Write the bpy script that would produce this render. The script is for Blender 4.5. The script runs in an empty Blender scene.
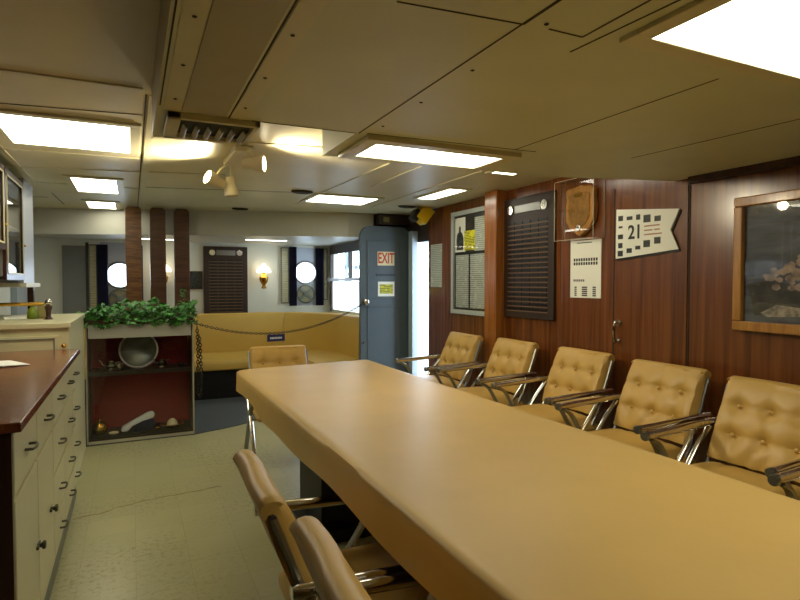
import bpy, bmesh, math, random
from mathutils import Vector, Matrix
random.seed(7)
S = bpy.context.scene
C = S.collection
PI = math.pi

# ------------------------------------------------------------------ camera, world, exposure
cam_d = bpy.data.cameras.new('camera'); cam = bpy.data.objects.new('camera', cam_d); C.objects.link(cam)
cam.location = (0, 0, 1.3)
cam.rotation_euler = (PI/2 - math.atan(17/560), 0, -math.atan(268/560))
cam_d.sensor_width = 36; cam_d.lens = 36*560/800; cam_d.clip_start = 0.05
S.camera = cam

w = bpy.data.worlds.new('sky'); S.world = w; w.use_nodes = True
w.node_tree.nodes['Background'].inputs[0].default_value = (0.66, 0.82, 1.0, 1)
w.node_tree.nodes['Background'].inputs[1].default_value = 8.5
S.view_settings.view_transform = 'Standard'; S.view_settings.look = 'None'
S.view_settings.gamma = 1; S.view_settings.use_curve_mapping = False
S.view_settings.exposure = 0.38
LAMP = (1.0, 0.965, 0.80)
LAMP_E = 7.0

# ------------------------------------------------------------------ materials
def lin(c):
    return tuple((v/12.92 if v <= .04045 else ((v+.055)/1.055)**2.4) for v in [q/255 for q in c]) + (1,)
def mat(name, rgb, rough=.5, metal=0, noise=0, nscale=8, bump=0, bscale=60, coat=0, stretch=None, spec=.5):
    m = bpy.data.materials.new(name); m.use_nodes = True
    nt = m.node_tree; b = nt.nodes['Principled BSDF']
    c = lin(rgb); b.inputs['Base Color'].default_value = c
    b.inputs['Roughness'].default_value = rough; b.inputs['Metallic'].default_value = metal
    b.inputs['Coat Weight'].default_value = coat; b.inputs['Coat Roughness'].default_value = .12
    b.inputs['Specular IOR Level'].default_value = spec
    if noise or bump:
        tc = nt.nodes.new('ShaderNodeTexCoord'); mp = nt.nodes.new('ShaderNodeMapping')
        nt.links.new(tc.outputs['Object'], mp.inputs[0])
        if stretch: mp.inputs['Scale'].default_value = stretch
    if noise:
        n = nt.nodes.new('ShaderNodeTexNoise'); n.inputs['Scale'].default_value = nscale; n.inputs['Detail'].default_value = 5
        nt.links.new(mp.outputs[0], n.inputs['Vector'])
        r = nt.nodes.new('ShaderNodeValToRGB'); r.color_ramp.elements[0].position = .3; r.color_ramp.elements[1].position = .7
        r.color_ramp.elements[0].color = tuple(max(0, v*(1-noise)) for v in c[:3]) + (1,)
        r.color_ramp.elements[1].color = tuple(min(1, v*(1+noise)) for v in c[:3]) + (1,)
        nt.links.new(n.outputs['Fac'], r.inputs[0]); nt.links.new(r.outputs[0], b.inputs['Base Color'])
    if bump:
        n2 = nt.nodes.new('ShaderNodeTexNoise'); n2.inputs['Scale'].default_value = bscale; n2.inputs['Detail'].default_value = 3
        nt.links.new(mp.outputs[0], n2.inputs['Vector'])
        bp = nt.nodes.new('ShaderNodeBump'); bp.inputs['Strength'].default_value = bump; bp.inputs['Distance'].default_value = .01
        nt.links.new(n2.outputs['Fac'], bp.inputs['Height']); nt.links.new(bp.outputs[0], b.inputs['Normal'])
    return m
def emit(name, col, s, diffuse=(.8, .8, .8, 1)):
    m = bpy.data.materials.new(name); m.use_nodes = True
    b = m.node_tree.nodes['Principled BSDF']; b.inputs['Base Color'].default_value = diffuse
    b.inputs['Emission Color'].default_value = tuple(col) + (1,); b.inputs['Emission Strength'].default_value = s
    return m
def glass(name, tint=(1, 1, 1), gl=.12, rough=.02):
    m = bpy.data.materials.new(name); m.use_nodes = True; nt = m.node_tree
    nt.nodes.remove(nt.nodes['Principled BSDF']); out = nt.nodes['Material Output']
    t = nt.nodes.new('ShaderNodeBsdfTransparent'); t.inputs[0].default_value = tuple(tint) + (1,)
    g = nt.nodes.new('ShaderNodeBsdfGlossy'); g.inputs['Roughness'].default_value = rough
    lw = nt.nodes.new('ShaderNodeLayerWeight'); lw.inputs[0].default_value = .5
    pw = nt.nodes.new('ShaderNodeMath'); pw.operation = 'POWER'; pw.inputs[1].default_value = 4.5; nt.links.new(lw.outputs['Facing'], pw.inputs[0])
    f = nt.nodes.new('ShaderNodeMath'); f.operation = 'MULTIPLY_ADD'; f.inputs[1].default_value = .9; f.inputs[2].default_value = .04; nt.links.new(pw.outputs[0], f.inputs[0])
    mx = nt.nodes.new('ShaderNodeMixShader')
    nt.links.new(f.outputs[0], mx.inputs[0]); nt.links.new(t.outputs[0], mx.inputs[1]); nt.links.new(g.outputs[0], mx.inputs[2])
    nt.links.new(mx.outputs[0], out.inputs[0]); return m
def wood(name, a, b_, rough=.3, coat=.3, sc=(22, 22, 1.2), plank=None, axis='Y'):
    m = bpy.data.materials.new(name); m.use_nodes = True; nt = m.node_tree; b = nt.nodes['Principled BSDF']
    tc = nt.nodes.new('ShaderNodeTexCoord'); mp = nt.nodes.new('ShaderNodeMapping'); mp.inputs['Scale'].default_value = sc
    nt.links.new(tc.outputs['Object'], mp.inputs[0])
    n = nt.nodes.new('ShaderNodeTexNoise'); n.inputs['Scale'].default_value = 1.6; n.inputs['Detail'].default_value = 7; n.inputs['Distortion'].default_value = .4
    nt.links.new(mp.outputs[0], n.inputs['Vector'])
    r = nt.nodes.new('ShaderNodeValToRGB'); r.color_ramp.elements[0].position = .33; r.color_ramp.elements[1].position = .68
    r.color_ramp.elements[0].color = lin(a); r.color_ramp.elements[1].color = lin(b_)
    nt.links.new(n.outputs['Fac'], r.inputs[0]); nt.links.new(r.outputs[0], b.inputs['Base Color'])
    b.inputs['Roughness'].default_value = rough; b.inputs['Coat Weight'].default_value = coat; b.inputs['Coat Roughness'].default_value = .15
    return m
def printed(name, paper, ink, rows=60, cols=25, fill=.55):
    """paper with rows of print: brick texture rows broken up by noise"""
    m = bpy.data.materials.new(name); m.use_nodes = True; nt = m.node_tree; b = nt.nodes['Principled BSDF']
    tc = nt.nodes.new('ShaderNodeTexCoord'); sx = nt.nodes.new('ShaderNodeSeparateXYZ'); nt.links.new(tc.outputs['Object'], sx.inputs[0])
    mul = nt.nodes.new('ShaderNodeMath'); mul.operation = 'MULTIPLY'; mul.inputs[1].default_value = rows; nt.links.new(sx.outputs['Z'], mul.inputs[0])
    fr = nt.nodes.new('ShaderNodeMath'); fr.operation = 'FRACT'; nt.links.new(mul.outputs[0], fr.inputs[0])
    lt = nt.nodes.new('ShaderNodeMath'); lt.operation = 'LESS_THAN'; lt.inputs[1].default_value = .5; nt.links.new(fr.outputs[0], lt.inputs[0])
    n = nt.nodes.new('ShaderNodeTexNoise'); n.inputs['Scale'].default_value = cols; nt.links.new(tc.outputs['Object'], n.inputs['Vector'])
    g = nt.nodes.new('ShaderNodeMath'); g.operation = 'GREATER_THAN'; g.inputs[1].default_value = 1-fill; nt.links.new(n.outputs['Fac'], g.inputs[0])
    mm = nt.nodes.new('ShaderNodeMath'); mm.operation = 'MULTIPLY'; nt.links.new(lt.outputs[0], mm.inputs[0]); nt.links.new(g.outputs[0], mm.inputs[1])
    mx = nt.nodes.new('ShaderNodeMix'); mx.data_type = 'RGBA'; mx.inputs[6].default_value = lin(paper); mx.inputs[7].default_value = lin(ink)
    nt.links.new(mm.outputs[0], mx.inputs[0]); nt.links.new(mx.outputs[2], b.inputs['Base Color']); b.inputs['Roughness'].default_value = .6
    return m

M = {}
M['ceiling'] = mat('cream_ceiling_paint', (214, 206, 168), .42, noise=.05, nscale=3, bump=.05, bscale=25)
M['ceilingp'] = mat('tan_ceiling_paint', (205, 207, 178), .5, noise=.05, nscale=3, bump=.05, bscale=25)
M['soffit'] = mat('cool_lit_soffit_paint', (196, 194, 178), .4, noise=.03, nscale=3)  # greyed in its colour to stand for the less yellow light there
M['ceil_trim'] = mat('ceiling_trim_paint', (210, 204, 170), .4)
M['ceil_grey'] = mat('grey_ceiling_panel', (172, 166, 140), .5, noise=.03)
M['seam'] = mat('dark_seam', (52, 50, 40), .8)
M['white'] = mat('white_wall_paint', (214, 214, 196), .45, noise=.02)
M['greywall'] = mat('grey_wall_paint', (120, 120, 112), .6, noise=.04)
M['panel'] = wood('reddish_wall_panelling', (88, 46, 18), (128, 74, 34), .26, .4, (20, 20, .7))
M['panel_dark'] = wood('dark_wood', (44, 20, 12), (70, 34, 20), .35, .2, (20, 20, .7))
M['post'] = wood('polished_post_wood', (134, 78, 28), (172, 106, 46), .25, .4, (26, 26, 1))
M['pillar_lit'] = wood('lit_pillar_wood', (92, 58, 28), (138, 92, 46), .35, .2, (5, 5, 40))  # post wood with the light on the left post put into its colour
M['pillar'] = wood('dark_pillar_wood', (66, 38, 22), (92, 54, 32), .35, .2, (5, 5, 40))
M['counter'] = wood('counter_laminate', (104, 50, 26), (146, 84, 50), .2, .5, (14, 1.0, 14))
M['gold_wood'] = wood('oak_frame_wood', (150, 100, 34), (184, 132, 54), .35, .2, (30, 30, 3))
M['leather'] = mat('tan_vinyl', (198, 160, 82), .42, noise=.06, nscale=5, bump=.12, bscale=14)
M['cover'] = mat('tan_table_cover', (196, 162, 92), .40, noise=.05, nscale=4, bump=.10, bscale=9)
M['sofa'] = mat('mustard_vinyl', (202, 166, 74), .45, noise=.04, nscale=3, bump=.08, bscale=8)
M['chrome'] = mat('chrome', (205, 200, 190), .14, 1)
M['steel'] = mat('brushed_steel', (150, 150, 145), .35, 1)
M['silver'] = mat('silver_plate', (215, 212, 205), .18, 1)
M['dullsilver'] = mat('dull_silver', (92, 94, 86), .38, 1, noise=.2, nscale=14)
M['brass'] = mat('brass', (205, 160, 70), .22, 1)
M['black'] = mat('black_paint', (14, 14, 14), .5)
M['darkbrown'] = mat('dark_brown_board', (50, 36, 26), .45, noise=.1)
M['tag'] = mat('black_name_plate', (12, 12, 12), .3)
M['tagline'] = mat('brown_plate_rail', (116, 90, 64), .45)
M['cream_cab'] = mat('cream_cabinet_paint', (206, 200, 158), .38, noise=.03, nscale=4)
M['pull'] = mat('dark_bronze_pull', (84, 80, 66), .35, .8)
M['kick'] = mat('grey_kick_plate', (112, 116, 102), .4)
M['door'] = mat('blue_grey_door_paint', (88, 101, 108), .42, noise=.03)
M['jamb'] = mat('pale_grey_jamb_paint', (158, 170, 176), .4)
M['alu'] = mat('aluminium_paint', (168, 172, 178), .35, noise=.03)
M['bframe'] = mat('board_frame_metal', (176, 182, 176), .4)
M['navy'] = mat('navy_curtain_cloth', (26, 28, 62), .8)
M['red'] = mat('red_felt', (138, 22, 30), .9)
M['caseframe'] = mat('dark_case_frame', (46, 36, 26), .4)
M['caseedge'] = mat('pale_metal_edge', (186, 182, 164), .35, .2)
M['whitepanel'] = mat('off_white_panel', (178, 176, 168), .5)
M['leaf'] = mat('ivy_leaf', (70, 130, 54), .45, noise=.6, nscale=14)
M['chain'] = mat('dark_chain_metal', (58, 50, 40), .4, .7)
M['signblue'] = mat('navy_sign', (24, 30, 84), .4)
M['signwhite'] = mat('white_sign_lettering', (225, 228, 225), .5)
M['paper'] = mat('paper', (240, 242, 228), .6)
M['yellow'] = printed('yellow_notice_print', (236, 232, 20), (110, 110, 10), 70, 30)
M['yellow2'] = printed('yellow_green_notice_print', (206, 206, 60), (120, 120, 40), 55, 30)
M['print'] = printed('printed_paper', (200, 208, 194), (150, 156, 146), 55, 30, .62)
M['print2'] = printed('ribbon_chart_paper', (224, 226, 214), (150, 150, 140), 30, 20, .3)
M['redink'] = mat('red_sign_ink', (196, 62, 30), .5)
M['signcream'] = mat('cream_sign', (222, 212, 170), .5)
M['ink'] = mat('black_ink', (22, 22, 22), .5)
M['photoink'] = mat('dark_photograph', (44, 50, 46), .35, noise=.8, nscale=60)
M['yellowbox'] = mat('yellow_lantern_paint', (238, 196, 20), .4)
M['carpet'] = mat('grey_blue_carpet', (76, 80, 80), .95, noise=.12, nscale=60, bump=.4, bscale=300)
M['plastic'] = glass('clear_acrylic')
M['glass'] = glass('window_glass')
M['caseglass'] = glass('case_glass')
M['lens'] = emit('fluorescent_lens', LAMP, LAMP_E)
M['lens2'] = emit('small_strip_lens', (1, .95, .88), 6)
M['bulb'] = emit('spot_bulb', (1, .88, .62), 30)
M['shade'] = emit('lit_glass_shade', (1, .84, .6), 3.2)
M['shadeoff'] = mat('cream_plastic', (214, 204, 176), .4)

def floor_mat():
    m = bpy.data.materials.new('speckled_vinyl_tile'); m.use_nodes = True; nt = m.node_tree; b = nt.nodes['Principled BSDF']
    tc = nt.nodes.new('ShaderNodeTexCoord')
    br = nt.nodes.new('ShaderNodeTexBrick'); br.offset = 0; br.inputs['Scale'].default_value = 1
    br.inputs['Brick Width'].default_value = .23; br.inputs['Row Height'].default_value = .23
    br.inputs['Mortar Size'].default_value = .0016; br.inputs['Mortar Smooth'].default_value = .4
    br.inputs['Color1'].default_value = lin((168, 165, 122)); br.inputs['Color2'].default_value = lin((174, 170, 126)); br.inputs['Mortar'].default_value = lin((154, 149, 106))
    nt.links.new(tc.outputs['Object'], br.inputs['Vector'])
    n = nt.nodes.new('ShaderNodeTexNoise'); n.inputs['Scale'].default_value = 38; n.inputs['Detail'].default_value = 6; n.inputs['Roughness'].default_value = .7
    nt.links.new(tc.outputs['Object'], n.inputs['Vector'])
    r = nt.nodes.new('ShaderNodeValToRGB'); r.color_ramp.elements[0].position = .36; r.color_ramp.elements[1].position = .50
    r.color_ramp.elements[0].color = (.46, .40, .26, 1); r.color_ramp.elements[1].color = (1, 1, 1, 1)
    nt.links.new(n.outputs['Fac'], r.inputs[0])
    n3 = nt.nodes.new('ShaderNodeTexNoise'); n3.inputs['Scale'].default_value = 1.3; nt.links.new(tc.outputs['Object'], n3.inputs['Vector'])
    r3 = nt.nodes.new('ShaderNodeValToRGB'); r3.color_ramp.elements[0].position = .4; r3.color_ramp.elements[1].position = .62
    r3.color_ramp.elements[0].color = (0, 0, 0, 1); r3.color_ramp.elements[1].color = (.8, .8, .8, 1)
    nt.links.new(n3.outputs['Fac'], r3.inputs[0])
    mx = nt.nodes.new('ShaderNodeMix'); mx.data_type = 'RGBA'; mx.blend_type = 'MULTIPLY'
    nt.links.new(r3.outputs[0], mx.inputs[0]); nt.links.new(br.outputs[0], mx.inputs[6]); nt.links.new(r.outputs[0], mx.inputs[7])
    nt.links.new(mx.outputs[2], b.inputs['Base Color'])
    b.inputs['Roughness'].default_value = .33; b.inputs['Coat Weight'].default_value = .15; b.inputs['Coat Roughness'].default_value = .2
    return m
M['floor'] = floor_mat()

# ------------------------------------------------------------------ mesh helpers
def smoothpath(pts, n=6):
    pts = [Vector(p) for p in pts]; out = []
    for i in range(len(pts)-1):
        p0 = pts[max(i-1, 0)]; p1 = pts[i]; p2 = pts[i+1]; p3 = pts[min(i+2, len(pts)-1)]
        for k in range(n):
            t = k/n
            out.append(.5*((2*p1)+(p2-p0)*t+(2*p0-5*p1+4*p2-p3)*t*t+(3*p1-p0-3*p2+p3)*t**3))
    out.append(pts[-1]); return out
class MB:
    def __init__(s): s.b = bmesh.new()
    def box(s, x0, x1, y0, y1, z0, z1, bevel=0, rot=None):
        v = [s.b.verts.new((x, y, z)) for x in (x0, x1) for y in (y0, y1) for z in (z0, z1)]
        fs = [(0, 1, 3, 2), (4, 6, 7, 5), (0, 4, 5, 1), (2, 3, 7, 6), (0, 2, 6, 4), (1, 5, 7, 3)]
        f = [s.b.faces.new([v[i] for i in q]) for q in fs]
        if rot:
            c = Vector(((x0+x1)/2, (y0+y1)/2, (z0+z1)/2))
            bmesh.ops.rotate(s.b, verts=v, cent=c, matrix=rot)
        if bevel:
            es = list({e for q in f for e in q.edges})
            bmesh.ops.bevel(s.b, geom=es, offset=bevel, segments=2, affect='EDGES', profile=.5)
        return s
    def prism(s, poly, a0, a1, axis='z'):
        def P(p, a): return {'z': (p[0], p[1], a), 'y': (p[0], a, p[1]), 'x': (a, p[0], p[1])}[axis]
        lo = [s.b.verts.new(P(p, a0)) for p in poly]; hi = [s.b.verts.new(P(p, a1)) for p in poly]
        s.b.faces.new(lo); s.b.faces.new(hi[::-1]); n = len(poly)
        for i in range(n): s.b.faces.new((lo[i], hi[i], hi[(i+1) % n], lo[(i+1) % n]))
        return s
    def tube(s, pts, r, seg=8, smooth=0, flat=1.0, cap=True):
        pts = smoothpath(pts, smooth) if smooth else [Vector(p) for p in pts]
        rings = []; up = None
        for i, p in enumerate(pts):
            t = (pts[min(i+1, len(pts)-1)]-pts[max(i-1, 0)]).normalized()
            if up is None:
                up = Vector((0, 0, 1)) if abs(t.z) < .9 else Vector((1, 0, 0))
            u = (up-t*up.dot(t)).normalized(); up = u; q = t.cross(u)
            rr = r[i*len(r)//len(pts)] if isinstance(r, (list, tuple)) else r
            rings.append([s.b.verts.new(p+(u*math.cos(2*PI*k/seg)*rr*flat+q*math.sin(2*PI*k/seg)*rr)) for k in range(seg)])
        for a, b in zip(rings, rings[1:]):
            for k in range(seg): s.b.faces.new((a[k], a[(k+1) % seg], b[(k+1) % seg], b[k]))
        if cap: s.b.faces.new(rings[0][::-1]); s.b.faces.new(rings[-1])
        return s
    def lathe(s, prof, o=(0, 0, 0), seg=24, M_=None):
        rings = []; o = Vector(o)
        for r, z in prof:
            ring = []
            for k in range(seg):
                p = Vector((max(r, 1e-4)*math.cos(2*PI*k/seg), max(r, 1e-4)*math.sin(2*PI*k/seg), z))
                if M_: p = M_ @ p
                ring.append(s.b.verts.new(p+o))
            rings.append(ring)
        for a, b in zip(rings, rings[1:]):
            for k in range(seg): s.b.faces.new((a[k], a[(k+1) % seg], b[(k+1) % seg], b[k]))
        s.b.faces.new(rings[0][::-1]); s.b.faces.new(rings[-1]); return s
    def ball(s, c, r, sc=(1, 1, 1)):
        m = Matrix.Translation(c) @ Matrix.Diagonal((r*sc[0], r*sc[1], r*sc[2], 1))
        bmesh.ops.create_uvsphere(s.b, u_segments=14, v_segments=9, radius=1, matrix=m); return s
    def sweep(s, path, prof):
        """path: list of (x,y); prof: closed list of (n,z), n = offset to the left of travel"""
        rings = []
        for i, p in enumerate(path):
            a = Vector(path[max(i-1, 0)]); b = Vector(path[min(i+1, len(path)-1)]); t = (b-a).normalized(); n = Vector((-t.y, t.x))
            rings.append([s.b.verts.new((p[0]+n.x*q[0], p[1]+n.y*q[0], q[1])) for q in prof])
        m = len(prof)
        for a, b in zip(rings, rings[1:]):
            for k in range(m): s.b.faces.new((a[k], a[(k+1) % m], b[(k+1) % m], b[k]))
        s.b.faces.new(rings[0][::-1]); s.b.faces.new(rings[-1]); return s
    def build(s, name, m, parent=None, loc=None, rotz=0, smooth=False, kind=None, bevel=0):
        bmesh.ops.recalc_face_normals(s.b, faces=s.b.faces)
        me = bpy.data.meshes.new(name); s.b.to_mesh(me); s.b.free()
        me.materials.append(m)
        if smooth:
            for p in me.polygons: p.use_smooth = True
            try: me.set_sharp_from_angle(angle=math.radians(40))
            except Exception: pass
        o = bpy.data.objects.new(name, me); C.objects.link(o)
        if parent: o.parent = parent
        if loc: o.location = loc
        if rotz: o.rotation_euler = (0, 0, rotz)
        if kind: o['kind'] = kind
        if bevel:
            md = o.modifiers.new('bevel', 'BEVEL'); md.width = bevel; md.segments = 2; md.limit_method = 'ANGLE'
        return o
def thing(name, label, cat, loc=(0, 0, 0), rz=0, group=None):
    o = bpy.data.objects.new(name, None); C.objects.link(o); o.location = loc; o.rotation_euler = (0, 0, rz); o.empty_display_size = .1
    return tag(o, label, cat, group)
def tag(o, label, cat, group=None):
    o['label'] = label; o['category'] = cat
    if group: o['group'] = group
    return o
def struct(name, mb, m, **k): return mb.build(name, m, kind='structure', **k)
def dup(root, loc, rz, label, group=None):
    r = root.copy(); C.objects.link(r); r.location = loc; r.rotation_euler = (0, 0, rz); r['label'] = label
    if group: r['group'] = group
    for ch in list(root.children):
        c = ch.copy(); C.objects.link(c); c.parent = r
        for g in ch.children:
            d = g.copy(); C.objects.link(d); d.parent = c
    return r
def text(name, body, size, m, parent, loc, rot=(PI/2, 0, 0), depth=.0008, sx=1, bold=0):
    cu = bpy.data.curves.new('lettering', 'FONT'); cu.body = body; cu.size = size; cu.extrude = depth; cu.offset = bold; cu.align_x = 'CENTER'; cu.align_y = 'CENTER'
    tmp = bpy.data.objects.new('tmp', cu); C.objects.link(tmp)
    me = bpy.data.meshes.new_from_object(tmp.evaluated_get(bpy.context.evaluated_depsgraph_get()))
    bpy.data.objects.remove(tmp); me.materials.clear(); me.materials.append(m)
    o = bpy.data.objects.new(name, me); C.objects.link(o); o.parent = parent; o.location = loc; o.rotation_euler = rot; o.scale = (sx, 1, 1)
    return o

XW = 2.80      # right wall
XL = -1.0      # left wall
ZC, ZP, ZL = 2.06, 1.88, 1.80   # high ceiling, dropped ceiling, lounge ceiling
YN = -1.8

# ------------------------------------------------------------------ SETTING
struct('floor', MB().box(XL, XW, YN, 7.3, -.1, 0), M['floor'])
struct('floor_carpet', MB().prism([(XL, 5.04), (.47, 5.06), (.84, 5.2), (1.05, 5.32), (XW, 5.5), (XW, 7.3), (XL, 7.3)], 0, .008), M['carpet'])
struct('ceiling', MB().box(XL, XW, YN, 7.3, ZC, ZC+.1), M['ceiling'])
struct('ceiling_dropped', MB().prism([(.08, YN), (.08, 2.43), (.43, 2.29), (.395, 2.06), (.79, 2.05), (.79, 2.47), (2.05, 2.43), (XW, 2.22), (XW, YN)], ZP, ZC), M['ceilingp'])
struct('ceiling_lounge', MB().prism([(XL, 6.78), (.56, 6.24), (2.12, 5.72), (XW, 5.72), (XW, 7.3), (XL, 7.3)], ZL, ZC), M['soffit'])
cr = [(-.31, 3.53), (-.17, 3.55), (-.08, 3.60), (.11, 3.65), (.32, 3.67), (.50, 3.70)]
b = MB(); n_ = 24; up_, lo_ = [], []
for p in smoothpath([(x, y, 0) for x, y in cr], 8): wd = .004+.004*math.sin(p.x*31)**2; jit = .006*math.sin(p.x*47)+.004*math.sin(p.x*110); up_.append((p.x, p.y+wd+jit)); lo_.append((p.x, p.y-wd+jit))
b.prism(up_+lo_[::-1], -.002, .0008); struct('floor_crack', b, mat('worn_floor_crack', (140, 126, 82), .6))
# walls
b = MB(); b.box(XW, XW+.1, YN, 5.16, 0, ZC); struct('wall_right', b, M['panel'])
b = MB(); b.box(XW, XW+.1, 5.16, 5.46, 1.74, ZC); b.box(XW, XW+.1, 5.16, 5.46, 0, .12); b.box(XW, XW+.015, 5.46, 5.72, 0, ZC)
struct('wall_right_end', b, M['darkbrown'])
struct('trim_1', MB().box(2.735, XW, 5.405, 5.50, .12, 1.86), M['jamb'])
struct('wall_near', MB().box(XL-.1, XW+.1, YN-.1, YN, 0, ZC), M['panel'])
b = MB(); b.box(XL-.1, XL, YN, 5.6, 0, ZC); struct('wall_left', b, M['panel_dark'])
struct('wall_left_lounge', MB().box(XL-.1, XL, 5.6, 7.3, 0, ZC), M['white'])
# lounge side wall with its window opening
XS = 2.41
b = MB(); b.box(XS, XW, 5.72, 5.76, 0, ZC); b.box(XS, XS+.1, 5.76, 7.3, 0, .95); b.box(XS, XS+.1, 5.76, 7.3, 1.76, ZL)
b.box(XS, XS+.1, 7.17, 7.3, .95, 1.76); b.box(XS, XS+.1, 5.76, 5.80, .95, 1.76)
struct('wall_lounge_right', b, M['white'])
wn = struct('window_3', MB().box(XS-.015, XS+.03, 5.78, 7.19, 1.68, 1.79).box(XS-.015, XS+.03, 5.78, 5.82, .93, 1.72).box(XS-.015, XS+.03, 7.15, 7.19, .93, 1.72).box(XS-.015, XS+.03, 6.44, 6.47, 1.36, 1.72), M['darkbrown'])
MB().box(XS+.04, XS+.046, 5.80, 7.17, .95, 1.76).build('window_pane', M['glass'], wn)
MB().box(XS-.05, XS+.04, 5.78, 7.19, 1.325, 1.362).build('window_ledge', M['alu'], wn)
struct('ground_deck', MB().box(XW+.12, 9, 4.5, 14, -.1, 0), mat('outside_deck_paint', (150, 156, 160), .7))
# far wall with two openings for the porthole panels
def holes(xs):  # xs: list of (x0,x1)
    b = MB(); x = XL
    for a, c in xs:
        b.box(x, a, 7.3, 7.4, 0, ZC); b.box(a, c, 7.3, 7.4, 0, 1.0); b.box(a, c, 7.3, 7.4, 1.77, ZC); x = c
    b.box(x, XS+.1, 7.3, 7.4, 0, ZC); return b
PL, PR = -.125, 2.095
struct('wall_far', holes([(PL-.2, PL+.2), (PR-.2, PR+.2)]), M['white'])
def porthole(n, cx, cz, r=.135):
    b = MB(); N = 40; W, z0, z1 = .2, 1.0, 1.77
    for y in (7.31, 7.36):
        pass
    ring_f, ring_b, out_f, out_b = [], [], [], []
    for k in range(N):
        a = 2*PI*k/N; dx, dz = math.cos(a), math.sin(a)
        ring_f.append(b.b.verts.new((cx+r*dx, 7.30, cz+r*dz))); ring_b.append(b.b.verts.new((cx+r*dx, 7.40, cz+r*dz)))
        tx = W/abs(dx) if abs(dx) > 1e-6 else 9; tz = ((z1-cz) if dz > 0 else (cz-z0))/abs(dz) if abs(dz) > 1e-6 else 9; t = min(tx, tz)
        out_f.append(b.b.verts.new((cx+t*dx, 7.30, cz+t*dz))); out_b.append(b.b.verts.new((cx+t*dx, 7.40, cz+t*dz)))
    for k in range(N):
        j = (k+1) % N
        b.b.faces.new((ring_f[k], ring_f[j], out_f[j], out_f[k])); b.b.faces.new((ring_b[k], out_b[k], out_b[j], ring_b[j]))
        b.b.faces.new((ring_f[k], ring_b[k], ring_b[j], ring_f[j])); b.b.faces.new((out_f[k], out_f[j], out_b[j], out_b[k]))
    for (sx, sz) in ((-1, -1), (-1, 1), (1, -1), (1, 1)):   # fill the clipped corners
        X = cx+sx*W; Z = z1 if sz > 0 else z0
        b.box(min(X, X-sx*.12), max(X, X-sx*.12), 7.302, 7.398, min(Z, Z-sz*.12), max(Z, Z-sz*.12))
    o = struct('window_%d' % n, b, M['alu'])
    f = MB(); tor = [(cx+(r+.012)*math.cos(2*PI*k/40), 7.295, cz+(r+.012)*math.sin(2*PI*k/40)) for k in range(41)]
    f.tube(tor, .014, 8, cap=False); f.build('porthole_ring', M['steel'], o, smooth=True)
    g = MB(); g.prism([(cx+r*math.cos(2*PI*k/40), cz+r*math.sin(2*PI*k/40)) for k in range(40)], 7.35, 7.356, 'y'); g.build('window_pane', M['glass'], o)
    return o
porthole(1, PL, 1.39); porthole(2, PR, 1.44)
# ceiling trims and seams
def lines(name, segs, z, m, w=.006, h=.003):
    b = MB()
    for x0, y0, x1, y1 in segs:
        d = Vector((x1-x0, y1-y0)).normalized(); n = Vector((-d.y, d.x))*w/2
        b.prism([(x0+n.x, y0+n.y), (x1+n.x, y1+n.y), (x1-n.x, y1-n.y), (x0-n.x, y0-n.y)], z-h, z+.004)
    return struct(name, b, m)
lines('ceiling_seams_near', [(.09, YN, .09, 2.0), (.305, YN, .315, 2.1), (.796, .91, .80, 2.04), (.5, 1.06, .796, 1.03), (.796, YN, .80, 1.03),
      (.867, 1.023, .967, 1.022), (.966, 1.022, .966, .4), (1.0, 1.1, 1.04, .5), (1.51, 1.06, 1.51, 2.0), (.395, 2.05, .79, 2.045), (2.1, 1.9, 2.17, .6),
      (.83, 2.44, 1.62, 2.40), (.83, 2.03, 1.62, 1.99)], ZP, M['seam'], .0045, .0012)
lines('ceiling_trim_near', [(.13, YN, .13, 2.02), (.345, YN, .345, 2.1)], ZP, M['ceil_trim'], .055, .002)
struct('ceiling_panel_grey', MB().box(.158, .302, YN, 2.02, ZP-.005, ZP+.002), M['ceil_grey'])
lines('ceiling_trim_high', [(XL, 4.47, .06, 4.25), (.12, 4.22, .6, 4.10), (.1, 3.2, .96, 3.04), (-.66, YN, -.66, 5.0), (.09, 2.5, .09, 6.0), (-.6, 2.44, .05, 2.44), (1.50, 3.0, 1.44, 5.4), (1.72, 3.2, 1.72, 4.1), (2.15, 2.6, 2.18, 5.2), (XL, 5.0, .05, 5.0), (XL, 3.85, .05, 3.8)], ZC, M['ceil_trim'], .035, .006)
lines('ceiling_seams_high', [(.062, 2.5, .062, 6.2), (-.98, 5.9, -.66, 5.84), (-.60, 5.55, -.58, 6.3), (-.6, 2.9, .055, 2.81), (-.43, 2.46, .0, 2.44), (2.36, 5.0, 2.58, 4.93), (.1, 4.9, 1.4, 4.6)], ZC, M['seam'], .006, .002)
b = MB()
for y in [-.2, .1, .4, .7, 1.0, 1.3, 1.6, 1.9]:
    for x in (.13, .345, .84): b.lathe([(.006, -.004), (.004, -.006)], (x, y, ZP), 8)
struct('ceiling_rivets', b, M['seam'])
# right wall: panel joints, pilaster, soffit moulding
b = MB()
for y in (2.12, 2.66): b.box(XW-.004, XW, y-.003, y+.003, 0, 1.9)
for y in (3.16, 4.7, -.3): b.box(XW-.002, XW, y-.002, y+.002, 0, 2.05)
struct('trim_2', b, M['seam'])
struct('trim_3', MB().box(2.69, XW, 3.80, 3.97, 0, ZC), M['post'], bevel=.006)
struct('trim_4', MB().box(XW-.05, XW, YN, 2.1, ZP-.035, ZP), M['panel_dark'])
struct('baseboard_right', MB().box(XW-.015, XW, YN, 5.1, 0, .1), M['panel_dark'])
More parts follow.
